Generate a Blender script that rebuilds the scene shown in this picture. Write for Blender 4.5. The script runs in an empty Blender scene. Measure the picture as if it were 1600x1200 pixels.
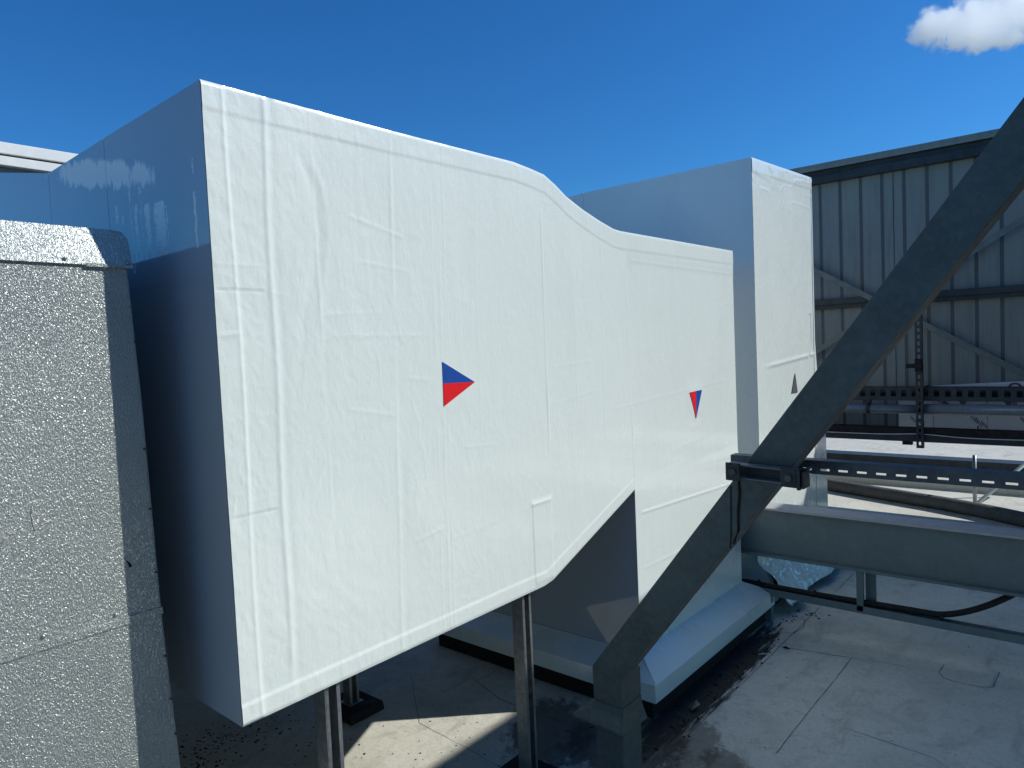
import bpy, bmesh, math, random
import numpy as np
from mathutils import Vector, Matrix

random.seed(7); np.random.seed(7)
D = bpy.data
scene = bpy.context.scene
COL = scene.collection

# ------------------------------------------------------------------ camera
YAW, PITCH, ROLL, FPX = math.radians(40.396), math.radians(-2.922), math.radians(-2.552), 1099.37
fwd = Vector((-math.sin(YAW)*math.cos(PITCH), math.cos(YAW)*math.cos(PITCH), math.sin(PITCH)))
rgt = Vector((math.cos(YAW), math.sin(YAW), 0))
upv = rgt.cross(fwd)
r2 = rgt*math.cos(ROLL) + upv*math.sin(ROLL)
u2 = -rgt*math.sin(ROLL) + upv*math.cos(ROLL)
cam_d = D.cameras.new('camera'); cam = D.objects.new('camera', cam_d); COL.objects.link(cam)
cam.matrix_world = Matrix(((r2.x, u2.x, -fwd.x, 0), (r2.y, u2.y, -fwd.y, 0), (r2.z, u2.z, -fwd.z, 1.6), (0, 0, 0, 1)))
cam_d.sensor_width = 36.0; cam_d.lens = FPX/1600*36.0
cam_d.clip_start = 0.05; cam_d.clip_end = 20000
scene.camera = cam

# ------------------------------------------------------------------ sky and sun
SUN = Vector((0.90, 0.85, 1.0)).normalized()
world = D.worlds.new('World'); scene.world = world; world.use_nodes = True
nt = world.node_tree; nt.nodes.clear()
sky = nt.nodes.new('ShaderNodeTexSky'); sky.sky_type = 'NISHITA'; sky.sun_disc = False
sky.sun_elevation = math.asin(SUN.z); sky.sun_rotation = math.atan2(SUN.x, SUN.y)
sky.altitude = 300; sky.air_density = 1.0; sky.dust_density = 0.25; sky.ozone_density = 3.2
hs = nt.nodes.new('ShaderNodeHueSaturation'); hs.inputs['Saturation'].default_value = 1.22
hs.inputs['Value'].default_value = 1.0
bg = nt.nodes.new('ShaderNodeBackground'); bg.inputs['Strength'].default_value = 0.087
wo = nt.nodes.new('ShaderNodeOutputWorld')
tint = nt.nodes.new('ShaderNodeMix'); tint.data_type = 'RGBA'; tint.blend_type = 'MULTIPLY'; tint.inputs[0].default_value = 1.0
tint.inputs[7].default_value = (0.47, 1.02, 1.40, 1)
nt.links.new(sky.outputs[0], hs.inputs['Color']); nt.links.new(hs.outputs[0], tint.inputs[6]); nt.links.new(tint.outputs[2], bg.inputs['Color']); nt.links.new(bg.outputs[0], wo.inputs[0])
sd = D.lights.new('sun', 'SUN'); sd.energy = 4.3; sd.angle = math.radians(0.53); sd.color = (1.0, 0.975, 0.925)
so = D.objects.new('sun', sd); COL.objects.link(so)
so.rotation_euler = SUN.to_track_quat('Z', 'Y').to_euler(); so.location = (20, 20, 25)

scene.view_settings.view_transform = 'Standard'; scene.view_settings.look = 'None'
scene.view_settings.gamma = 1.0; scene.view_settings.use_curve_mapping = False
scene.view_settings.exposure = 0.0
scene.render.engine = 'CYCLES'
cy = scene.cycles
cy.use_denoising = True
cy.caustics_reflective = True; cy.caustics_refractive = False
cy.sample_clamp_indirect = 4.0; cy.max_bounces = 26; cy.diffuse_bounces = 5; cy.glossy_bounces = 5; cy.transmission_bounces = 2
cy.volume_bounces = 26

# ------------------------------------------------------------------ materials
def new_mat(name):
    m = D.materials.new(name); m.use_nodes = True
    n = m.node_tree; p = n.nodes['Principled BSDF']
    return m, n, p
def N(n, t, **kw):
    x = n.nodes.new(t)
    for k, v in kw.items(): setattr(x, k, v)
    return x
def coords(n, scale=(1, 1, 1)):
    tc = N(n, 'ShaderNodeTexCoord'); mp = N(n, 'ShaderNodeMapping'); mp.inputs['Scale'].default_value = scale
    n.links.new(tc.outputs['Object'], mp.inputs['Vector']); return mp.outputs[0]
def noise(n, vec, scale, detail=4, rough=.55, dist=0):
    x = N(n, 'ShaderNodeTexNoise'); x.inputs['Scale'].default_value = scale; x.inputs['Detail'].default_value = detail
    x.inputs['Roughness'].default_value = rough; x.inputs['Distortion'].default_value = dist
    n.links.new(vec, x.inputs['Vector']); return x.outputs[0]
def ramp(n, fac, stops):
    r = N(n, 'ShaderNodeValToRGB'); e = r.color_ramp.elements
    while len(e) > 1: e.remove(e[-1])
    e[0].position = stops[0][0]; e[0].color = (*stops[0][1], 1)
    for p, c in stops[1:]:
        k = e.new(p); k.color = (*c, 1)
    n.links.new(fac, r.inputs[0]); return r.outputs[0]
def g(v): return (v, v, v)
def mix(n, fac, a, b, mode='MIX'):
    x = N(n, 'ShaderNodeMix', data_type='RGBA', blend_type=mode)
    for s, v in ((0, fac), (6, a), (7, b)):
        if hasattr(v, 'is_output') or isinstance(v, bpy.types.NodeSocket): n.links.new(v, x.inputs[s])
        else: x.inputs[s].default_value = v if s == 0 else (*v, 1)
    return x.outputs[2]
def bump(n, p, h, strength, dist, prev=None):
    b = N(n, 'ShaderNodeBump'); b.inputs['Strength'].default_value = strength; b.inputs['Distance'].default_value = dist
    n.links.new(h, b.inputs['Height'])
    if prev is not None: n.links.new(prev, b.inputs['Normal'])
    n.links.new(b.outputs[0], p.inputs['Normal']); return b.outputs[0]

def mat_film(name, rough, wr, fine=1.0, tint=(.765, .85, .815)):
    m, n, p = new_mat(name)
    v = coords(n)
    c = mix(n, noise(n, v, 1.3, 5, .6), tint, tuple(x*.93 for x in tint))
    c = mix(n, ramp(n, noise(n, coords(n, (1, 1, .12)), 9, 4, .6), [(.55, g(0)), (.8, g(.35))]), c, tuple(x*.86 for x in tint))
    n.links.new(c, p.inputs['Base Color'])
    r = ramp(n, noise(n, v, 3.0, 4, .6), [(.35, g(rough*.75)), (.7, g(rough*1.35))]); n.links.new(r, p.inputs['Roughness'])
    p.inputs['Specular IOR Level'].default_value = .5
    p.inputs['Coat Weight'].default_value = .6; p.inputs['Coat Roughness'].default_value = .06
    b = bump(n, p, noise(n, coords(n, (1, 1, .35)), 14, 5, .6), .5*wr, .004)
    bump(n, p, noise(n, v, 170, 3, .6), .22*fine, .0012, b)
    return m
FILM = mat_film('white_film', .26, .8, 1.5)
CRUMP = mat_film('crumpled_film', .10, .4, .5)
# glossier film on the shaded ends, its pale patch and streaks painted-in reflections
m, n, p = new_mat('gloss_film_shaded'); GLOSS = m
v = coords(n)
base = mix(n, noise(n, v, 1.1, 4), (.44, .49, .53), (.38, .43, .47))  # same white film, base colour darkened to carry its shade
def dotm(vec, ax):
    d_ = N(n, 'ShaderNodeVectorMath', operation='DOT_PRODUCT'); n.links.new(vec, d_.inputs[0]); d_.inputs[1].default_value = ax; return d_.outputs['Value']
def mth(op, a, b_=None, c_=None):
    x = N(n, 'ShaderNodeMath', operation=op)
    for i_, q in enumerate((a, b_, c_)):
        if q is None: continue
        if isinstance(q, bpy.types.NodeSocket): n.links.new(q, x.inputs[i_])
        else: x.inputs[i_].default_value = q
    return x.outputs[0]
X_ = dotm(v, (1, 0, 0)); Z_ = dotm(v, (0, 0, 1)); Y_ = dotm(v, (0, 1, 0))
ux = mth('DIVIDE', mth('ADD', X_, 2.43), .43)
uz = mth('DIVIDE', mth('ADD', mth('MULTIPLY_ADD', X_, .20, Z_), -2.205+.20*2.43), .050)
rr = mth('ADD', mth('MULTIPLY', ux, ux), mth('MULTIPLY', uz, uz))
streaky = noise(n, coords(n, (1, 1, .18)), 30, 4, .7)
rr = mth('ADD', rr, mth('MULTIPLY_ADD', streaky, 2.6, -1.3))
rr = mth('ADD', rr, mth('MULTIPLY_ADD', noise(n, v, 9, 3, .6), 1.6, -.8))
painted_glint = mth('MULTIPLY', ramp(n, rr, [(.55, g(1)), (.95, g(0))]), mth('LESS_THAN', Y_, 1.2))
runs = None  # narrow streaks of reflection, painted into the base colour
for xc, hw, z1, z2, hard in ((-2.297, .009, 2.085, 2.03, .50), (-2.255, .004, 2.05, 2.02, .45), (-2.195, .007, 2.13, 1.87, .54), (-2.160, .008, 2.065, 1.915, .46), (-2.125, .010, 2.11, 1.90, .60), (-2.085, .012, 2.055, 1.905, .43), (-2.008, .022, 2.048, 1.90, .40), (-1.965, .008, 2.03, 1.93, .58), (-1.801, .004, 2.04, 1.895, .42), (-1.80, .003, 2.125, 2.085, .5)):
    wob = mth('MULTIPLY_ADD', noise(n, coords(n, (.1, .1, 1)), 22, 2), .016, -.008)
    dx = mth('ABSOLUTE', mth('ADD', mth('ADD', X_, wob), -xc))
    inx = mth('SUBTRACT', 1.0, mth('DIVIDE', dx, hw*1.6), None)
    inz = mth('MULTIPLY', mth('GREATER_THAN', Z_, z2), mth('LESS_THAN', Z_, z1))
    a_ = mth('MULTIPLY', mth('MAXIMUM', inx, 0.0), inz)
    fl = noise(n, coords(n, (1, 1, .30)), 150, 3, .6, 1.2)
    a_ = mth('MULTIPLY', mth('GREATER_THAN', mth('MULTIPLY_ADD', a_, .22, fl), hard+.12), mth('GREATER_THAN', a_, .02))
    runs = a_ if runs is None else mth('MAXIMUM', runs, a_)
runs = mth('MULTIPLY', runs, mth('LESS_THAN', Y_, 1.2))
painted_glint = mth('MAXIMUM', painted_glint, runs)
base = mix(n, painted_glint, base, (.90, .89, .85))
n.links.new(base, p.inputs['Base Color']); n.links.new(mth('MULTIPLY_ADD', painted_glint, .35, .045), p.inputs['Roughness'])
p.inputs['Specular IOR Level'].default_value = .55
b = bump(n, p, noise(n, coords(n, (.9, 1, .22)), 5, 3, .5), .16, .004)
bump(n, p, noise(n, v, 60, 2, .5), .03, .0006, b)

def mat_metal(name, col, rough, metallic, stain=.5, sc=4.0, bumpk=.1, spec=.4):
    m, n, p = new_mat(name); v = coords(n)
    d = tuple(x*(1-stain) for x in col)
    c = mix(n, ramp(n, noise(n, v, sc, 6, .65), [(.35, g(0)), (.7, g(1))]), col, d)
    c = mix(n, ramp(n, noise(n, v, sc*7, 4, .7), [(.5, g(0)), (.75, g(.5))]), c, tuple(min(1, x*1.25) for x in col))
    if sc > 5:
        vo = N(n, 'ShaderNodeTexVoronoi'); vo.inputs['Scale'].default_value = sc*9; n.links.new(v, vo.inputs['Vector'])
        hv = N(n, 'ShaderNodeSeparateColor'); n.links.new(vo.outputs['Color'], hv.inputs[0])
        c = mix(n, ramp(n, hv.outputs[0], [(.3, g(0)), (.95, g(.26))]), c, tuple(min(1, x*1.5) for x in col))
        c = mix(n, ramp(n, noise(n, coords(n, (1, 1, .2)), sc*3, 5, .7), [(.62, g(0)), (.74, g(.35))]), c, tuple(x*.5 for x in col))
    n.links.new(c, p.inputs['Base Color']); p.inputs['Metallic'].default_value = metallic
    r = ramp(n, noise(n, v, sc*2.3, 5, .6), [(.3, g(rough*.8)), (.75, g(min(1, rough*1.3)))]); n.links.new(r, p.inputs['Roughness'])
    p.inputs['Specular IOR Level'].default_value = spec
    bump(n, p, noise(n, v, sc*22, 3, .6), bumpk, .001)
    return m
GALV = mat_metal('galvanised_steel', (.30, .33, .34), .42, .75, .35, 6)
BRACE = mat_metal('weathered_steel', (.078, .105, .108), .5, .15, .30, 7, .4)
BRACE_IN = mat_metal('inner_flange_steel', (.10, .11, .11), .6, .1, .4, 5.5, .25)  # separate tone for the brace's web and rear flange
BEAM = mat_metal('painted_beam', (.145, .19, .20), .45, .0, .2, 3, .12)
CHAN = mat_metal('channel_steel', (.085, .10, .115), .38, .5, .3, 8, .15)
DARK = mat_metal('dark_steel', (.045, .052, .058), .5, .3, .4, 6, .2)
CREAM = mat_metal('cream_membrane', (.64, .62, .53), .6, 0, .12, 1.5, .2)
BLACK = mat_metal('black_rubber', (.016, .016, .016), .75, 0, .4, 9, .4)
def mat_clad(name, col):
    m, n, p = new_mat(name)
    gm = N(n, 'ShaderNodeNewGeometry'); mp = N(n, 'ShaderNodeMapping'); mp.inputs['Scale'].default_value = (1, 1, .09); n.links.new(gm.outputs['Position'], mp.inputs['Vector'])
    c = mix(n, noise(n, gm.outputs['Position'], 1.3, 5, .6), col, tuple(x*.72 for x in col))
    c = mix(n, ramp(n, noise(n, mp.outputs[0], 16, 5, .7), [(.48, g(0)), (.72, g(.7))]), c, tuple(x*.55 for x in col))
    n.links.new(c, p.inputs['Base Color']); p.inputs['Roughness'].default_value = .55
    bump(n, p, noise(n, gm.outputs['Position'], 6, 3), .2, .004); return m
CLAD = mat_clad('grey_cladding', (.27, .295, .275))
BAR = mat_metal('brace_bar', (.17, .19, .18), .5, .3, .3, 6)
RIBM = mat_metal('cladding_rib_side', (.10, .11, .11), .5, 0, .22, 1.6, .08)
CONC = mat_metal('grey_membrane', (.42, .43, .42), .7, 0, .2, 2, .2)
WHITE = mat_metal('cream_sheet', (.72, .73, .68), .5, 0, .08, 1.0, .08)
SCREW = mat_metal('zinc_screw', (.55, .55, .54), .3, .9, .3, 40, .1)
SEALANT = mat_metal('sealant', (.11, .11, .10), .8, 0, .4, 8, .2)
MOSS = mat_metal('moss_dirt', (.020, .020, .016), .95, 0, .5, 30, .6)
LITTER = mat_metal('litter', (.45, .45, .42), .6, 0, .4, 30, .3)
PIPE = mat_metal('grey_pipe', (.22, .25, .28), .2, .1, .2, 5, .05)
def flat(name, col, rough):
    m, n, p = new_mat(name)
    c = mix(n, noise(n, coords(n), 25, 3), col, tuple(x*.88 for x in col)); n.links.new(c, p.inputs['Base Color'])
    p.inputs['Roughness'].default_value = rough; return m
RED = flat('red_vinyl', (.78, .012, .020), .38); BLUE = flat('blue_vinyl', (.010, .075, .36), .38)
GREYV = flat('grey_vinyl', (.12, .12, .13), .3); PURPLE = flat('purple_print', (.22, .06, .20), .6)
REDP = flat('dark_red_print', (.20, .05, .09), .6)

# embossed aluminium
m, n, p = new_mat('stucco_aluminium'); STUCCO = m
v = coords(n)
c = mix(n, noise(n, v, 3, 5, .6), (.58, .63, .60), (.47, .52, .49)); n.links.new(c, p.inputs['Base Color'])
p.inputs['Metallic'].default_value = .68
n.links.new(ramp(n, noise(n, v, 1.9, 5, .6), [(.35, g(.31)), (.65, g(.37))]), p.inputs['Roughness'])
wv = N(n, 'ShaderNodeMapping'); wv.inputs['Rotation'].default_value = (math.radians(38), 0, 0); wv.inputs['Scale'].default_value = (1, 2.3, 1)
n.links.new(v, wv.inputs['Vector'])
h1 = noise(n, wv.outputs[0], 120, 2, .5, .9)
h = ramp(n, h1, [(.40, g(0)), (.60, g(1))])
b = bump(n, p, h, .85, .0017)
bump(n, p, noise(n, v, 5, 3, .5), .35, .006, b)

# roof membrane
m, n, p = new_mat('roof_membrane'); ROOF = m
v = coords(n)
c = mix(n, ramp(n, noise(n, v, .55, 6, .62), [(.3, g(0)), (.7, g(1))]), (.70, .685, .58), (.58, .57, .49))
c = mix(n, ramp(n, noise(n, v, 2.6, 7, .68, .6), [(.46, g(0)), (.68, g(.5))]), c, (.42, .41, .345))
c = mix(n, ramp(n, noise(n, coords(n, (1, .35, 1)), 7, 6, .7, .4), [(.54, g(0)), (.72, g(.5))]), c, (.23, .22, .18))
c = mix(n, ramp(n, noise(n, v, 13, 7, .78, .3), [(.52, g(0)), (.70, g(.45))]), c, (.25, .24, .20))
c = mix(n, ramp(n, noise(n, v, 90, 3, .7), [(.35, g(.25)), (.6, g(0))]), c, (.30, .29, .25))
c = mix(n, ramp(n, noise(n, v, 34, 4, .75), [(.66, g(0)), (.73, g(.8))]), c, (.07, .065, .055))
# brown silt puddle marks and a near-black strip in front of the shaft skirt
def spot(cx, cy_, sx, sy, rot, lo, hi, k_=.8):
    tc = N(n, 'ShaderNodeTexCoord'); mp = N(n, 'ShaderNodeMapping', vector_type='TEXTURE')
    mp.inputs['Location'].default_value = (cx, cy_, -.15); mp.inputs['Rotation'].default_value = (0, 0, rot); mp.inputs['Scale'].default_value = (sx, sy, 1)
    n.links.new(tc.outputs['Object'], mp.inputs['Vector'])
    nz = N(n, 'ShaderNodeTexNoise'); nz.inputs['Scale'].default_value = 2.2; nz.inputs['Detail'].default_value = 6; nz.inputs['Roughness'].default_value = .7
    n.links.new(mp.outputs[0], nz.inputs['Vector'])
    ln = N(n, 'ShaderNodeVectorMath', operation='LENGTH'); n.links.new(mp.outputs[0], ln.inputs[0])
    a = N(n, 'ShaderNodeMath', operation='MULTIPLY_ADD'); n.links.new(nz.outputs[0], a.inputs[0]); a.inputs[1].default_value = -2.2; n.links.new(ln.outputs['Value'], a.inputs[2])
    return ramp(n, a.outputs[0], [(max(0, lo), g(k_)), (hi, g(0))])
c = mix(n, spot(-1.38, 2.70, .09, .17, .2, -.3, .42, .6), c, (.085, .062, .042))
c = mix(n, spot(-1.19, 2.64, .07, .11, .8, -.2, .4, .6), c, (.06, .045, .032))
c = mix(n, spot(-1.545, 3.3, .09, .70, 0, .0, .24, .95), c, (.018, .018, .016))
c = mix(n, spot(-1.62, 2.55, .20, .22, 0, -.1, .35), c, (.05, .045, .038))
c = mix(n, spot(-1.95, 2.45, .14, .22, .5, -.1, .4), c, (.07, .06, .05))
n.links.new(c, p.inputs['Base Color']); p.inputs['Roughness'].default_value = .75; p.inputs['Specular IOR Level'].default_value = .18
b = bump(n, p, noise(n, v, 1.8, 5, .6), .5, .02)
b = bump(n, p, noise(n, coords(n, (1, 1.6, 1)), 16, 4, .6), .35, .003, b)
bump(n, p, noise(n, v, 210, 2, .6), .3, .0008, b)

# printed foil board
m, n, p = new_mat('foil_board'); FOIL = m
v = coords(n, (1, 1, 1))
c = mix(n, noise(n, v, 6, 5, .7), (.74, .76, .78), (.55, .57, .62)); n.links.new(c, p.inputs['Base Color'])
p.inputs['Roughness'].default_value = .3; p.inputs['Metallic'].default_value = .1
bump(n, p, noise(n, v, 22, 4), .5, .004)

# ------------------------------------------------------------------ mesh helpers
class MB:
    def __init__(s): s.bm = bmesh.new()
    def box(s, x0, x1, y0, y1, z0, z1, bev=0):
        vs = [s.bm.verts.new((x, y, z)) for z in (z0, z1) for y in (y0, y1) for x in (x0, x1)]
        fs = [s.bm.faces.new([vs[i] for i in q]) for q in ((0, 2, 3, 1), (4, 5, 7, 6), (0, 1, 5, 4), (2, 6, 7, 3), (0, 4, 6, 2), (1, 3, 7, 5))]
        if bev:
            es = list({e for f in fs for e in f.edges}); bmesh.ops.bevel(s.bm, geom=es, offset=bev, segments=2, affect='EDGES', profile=.6)
        return s
    def prism(s, pts, vec, bev=0):
        """polygon pts (3D) pushed along vec"""
        a = [s.bm.verts.new(q) for q in pts]; b = [s.bm.verts.new(Vector(q)+Vector(vec)) for q in pts]
        fs = [s.bm.faces.new(a), s.bm.faces.new(b[::-1])]
        k = len(pts)
        for i in range(k): fs.append(s.bm.faces.new([a[i], b[i], b[(i+1) % k], a[(i+1) % k]]))
        bmesh.ops.recalc_face_normals(s.bm, faces=fs)
        if bev:
            es = list({e for f in fs for e in f.edges}); bmesh.ops.bevel(s.bm, geom=es, offset=bev, segments=2, affect='EDGES', profile=.6)
        return s
    def quad(s, *pts):
        s.bm.faces.new([s.bm.verts.new(q) for q in pts]); return s
    def tube(s, pts, r, seg=12, caps=True):
        pts = [Vector(q) for q in pts]; rings = []
        for i, q in enumerate(pts):
            t = (pts[min(i+1, len(pts)-1)]-pts[max(i-1, 0)]).normalized()
            a = t.cross(Vector((0, 0, 1))) if abs(t.z) < .95 else t.cross(Vector((1, 0, 0)))
            a.normalize(); b = t.cross(a)
            rr = r[i] if isinstance(r, (list, tuple)) else r
            rings.append([s.bm.verts.new(q+(a*math.cos(2*math.pi*k/seg)+b*math.sin(2*math.pi*k/seg))*rr) for k in range(seg)])
        for A, B in zip(rings, rings[1:]):
            for k in range(seg):
                f = s.bm.faces.new([A[k], A[(k+1) % seg], B[(k+1) % seg], B[k]]); f.smooth = True
        if caps: s.bm.faces.new(rings[0]); s.bm.faces.new(rings[-1][::-1])
        return s
    def build(s, name, mat, parent=None, smooth=False):
        bmesh.ops.recalc_face_normals(s.bm, faces=s.bm.faces[:])
        me = D.meshes.new(name); s.bm.to_mesh(me); s.bm.free(); me.materials.append(mat)
        if smooth:
            for f in me.polygons: f.use_smooth = True
        o = D.objects.new(name, me); COL.objects.link(o)
        if parent: o.parent = parent; o.matrix_parent_inverse = Matrix.Translation(-parent_loc(parent))
        return o
def parent_loc(o):
    l = Vector(o.location)
    if o.parent: l = l + Vector((0, 0, 0))
    return l
def tag(o, label=None, cat=None, group=None, kind=None):
    if label: o['label'] = label
    if cat: o['category'] = cat
    if group: o['group'] = group
    if kind: o['kind'] = kind
    return o
def empty(name, loc=(0, 0, 0)):
    o = D.objects.new(name, None); o.location = loc; o.empty_display_size = .1; COL.objects.link(o); return o
def link(o, parent):
    o.parent = parent
    return o
def copy_tree(o, off=(0, 0, 0), parent=None):
    c = o.copy(); COL.objects.link(c)
    if parent is not None: c.parent = parent
    else: c.location = Vector(o.location)+Vector(off)
    for ch in list(o.children): copy_tree(ch, parent=c)
    return c

F = -0.15            # roof surface
X0 = -1.732          # plane of the big white duct faces

# ------------------------------------------------------------------ roof deck
b = MB(); b.quad((-60, -60, F), (60, -60, F), (60, 90, F), (-60, 90, F))
roof = b.build('roof', ROOF); tag(roof, 'weathered cream membrane roof surface under the ducts', kind='structure')
def seam(pts, w=.0045):
    s = MB(); k = []
    P = [Vector((a, c_, F)) for a, c_ in pts]
    # dense, slightly wandering line
    Q = []
    for A, B in zip(P, P[1:]):
        m_ = max(2, int((B-A).length/.06))
        for i in range(m_): Q.append(A.lerp(B, i/m_)+Vector((random.uniform(-1, 1), random.uniform(-1, 1), 0))*.0018)
    Q.append(P[-1])
    L, R, T = [], [], []
    for i, q in enumerate(Q):
        t = (Q[min(i+1, len(Q)-1)]-Q[max(i-1, 0)]).normalized(); nrm = Vector((-t.y, t.x, 0)); ww = w*random.uniform(.35, 1.0)*.5
        L.append(s.bm.verts.new(q+nrm*ww+Vector((0, 0, .0012)))); R.append(s.bm.verts.new(q-nrm*ww+Vector((0, 0, .0012)))); 
    for i in range(len(Q)-1): s.bm.faces.new([L[i], L[i+1], R[i+1], R[i]])
    o = s.build('seam', SEALANT); o.parent = roof; return o
seam([(-1.45, -.5), (-1.44, 2.2), (-1.42, 3.3), (-1.42, 5.6)], .005)
seam([(-1.075, -.5), (-1.07, 2.9), (-1.06, 3.97)], .0035)
seam([(-1.64, 3.86), (-1.42, 3.9), (-1.06, 3.97)], .006)
seam([(-1.60, 4.06), (-1.42, 4.12), (-1.40, 4.25), (-1.43, 4.36), (-1.55, 4.40)], .005)
seam([(-2.9, 2.45), (-2.49, 2.14), (-2.115, 2.117), (-1.94, 2.10)], .003)
seam([(-2.60, 2.62), (-2.33, 2.53), (-1.94, 2.535), (-1.80, 2.50), (-1.60, 2.30)], .006)
seam([(-1.57, 2.93), (-1.42, 2.90)], .005)
seam([(-1.86, 2.70), (-1.60, 2.58), (-1.46, 2.62), (-1.42, 2.75)], .006)
seam([(-1.42, 3.35), (-1.5, 3.42), (-1.57, 3.44)], .004)
seam([(-.66, 4.157), (-.665, 4.05), (-.64, 3.99), (-.6, 3.975), (-.46, 3.98), (-.43, 4.02), (-.426, 4.21)], .005)
seam([(-.3, 3.0), (-.55, 3.2), (-.9, 3.23)], .003)
seam([(-1.06, 3.97), (-.66, 4.05)], .003)
for yy in (6.2, 9.3, 12.5, 15): seam([(-6, yy), (3, yy+.1)], .02)
# patch of slightly raised membrane
def lap(pts, h=.003):
    s = MB(); s.prism([(a, c_, F) for a, c_ in pts], (0, 0, h))
    o = s.build('lap_patch', ROOF); o.parent = roof; return o
lap([(-.655, 4.15), (-.655, 4.03), (-.63, 3.99), (-.47, 3.99), (-.44, 4.03), (-.44, 4.19), (-.47, 4.22), (-.62, 4.2)])
lap([(-1.40, 2.62), (-1.25, 2.42), (-.9, 2.2), (-.6, 2.35), (-.7, 2.7), (-1.05, 2.86), (-1.3, 2.8)])

# ------------------------------------------------------------------ value noise for film relief
_G = {}
def vnoise(y, z, fy, fz, seed):
    if seed not in _G: _G[seed] = np.random.RandomState(seed).rand(257, 257)
    G = _G[seed]
    a = y*fy+37.3; c_ = z*fz+21.7
    i = np.floor(a).astype(int); j = np.floor(c_).astype(int); u = a-i; w = c_-j
    u = u*u*(3-2*u); w = w*w*(3-2*w); i %= 256; j %= 256
    return (G[i, j]*(1-u)*(1-w)+G[i+1, j]*u*(1-w)+G[i, j+1]*(1-u)*w+G[i+1, j+1]*u*w)*2-1
def gauss(d, s): return np.exp(-(d/s)**2)
def smooth(a, lo, hi):
    t = np.clip((a-lo)/(hi-lo), 0, 1); return t*t*(3-2*t)

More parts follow.
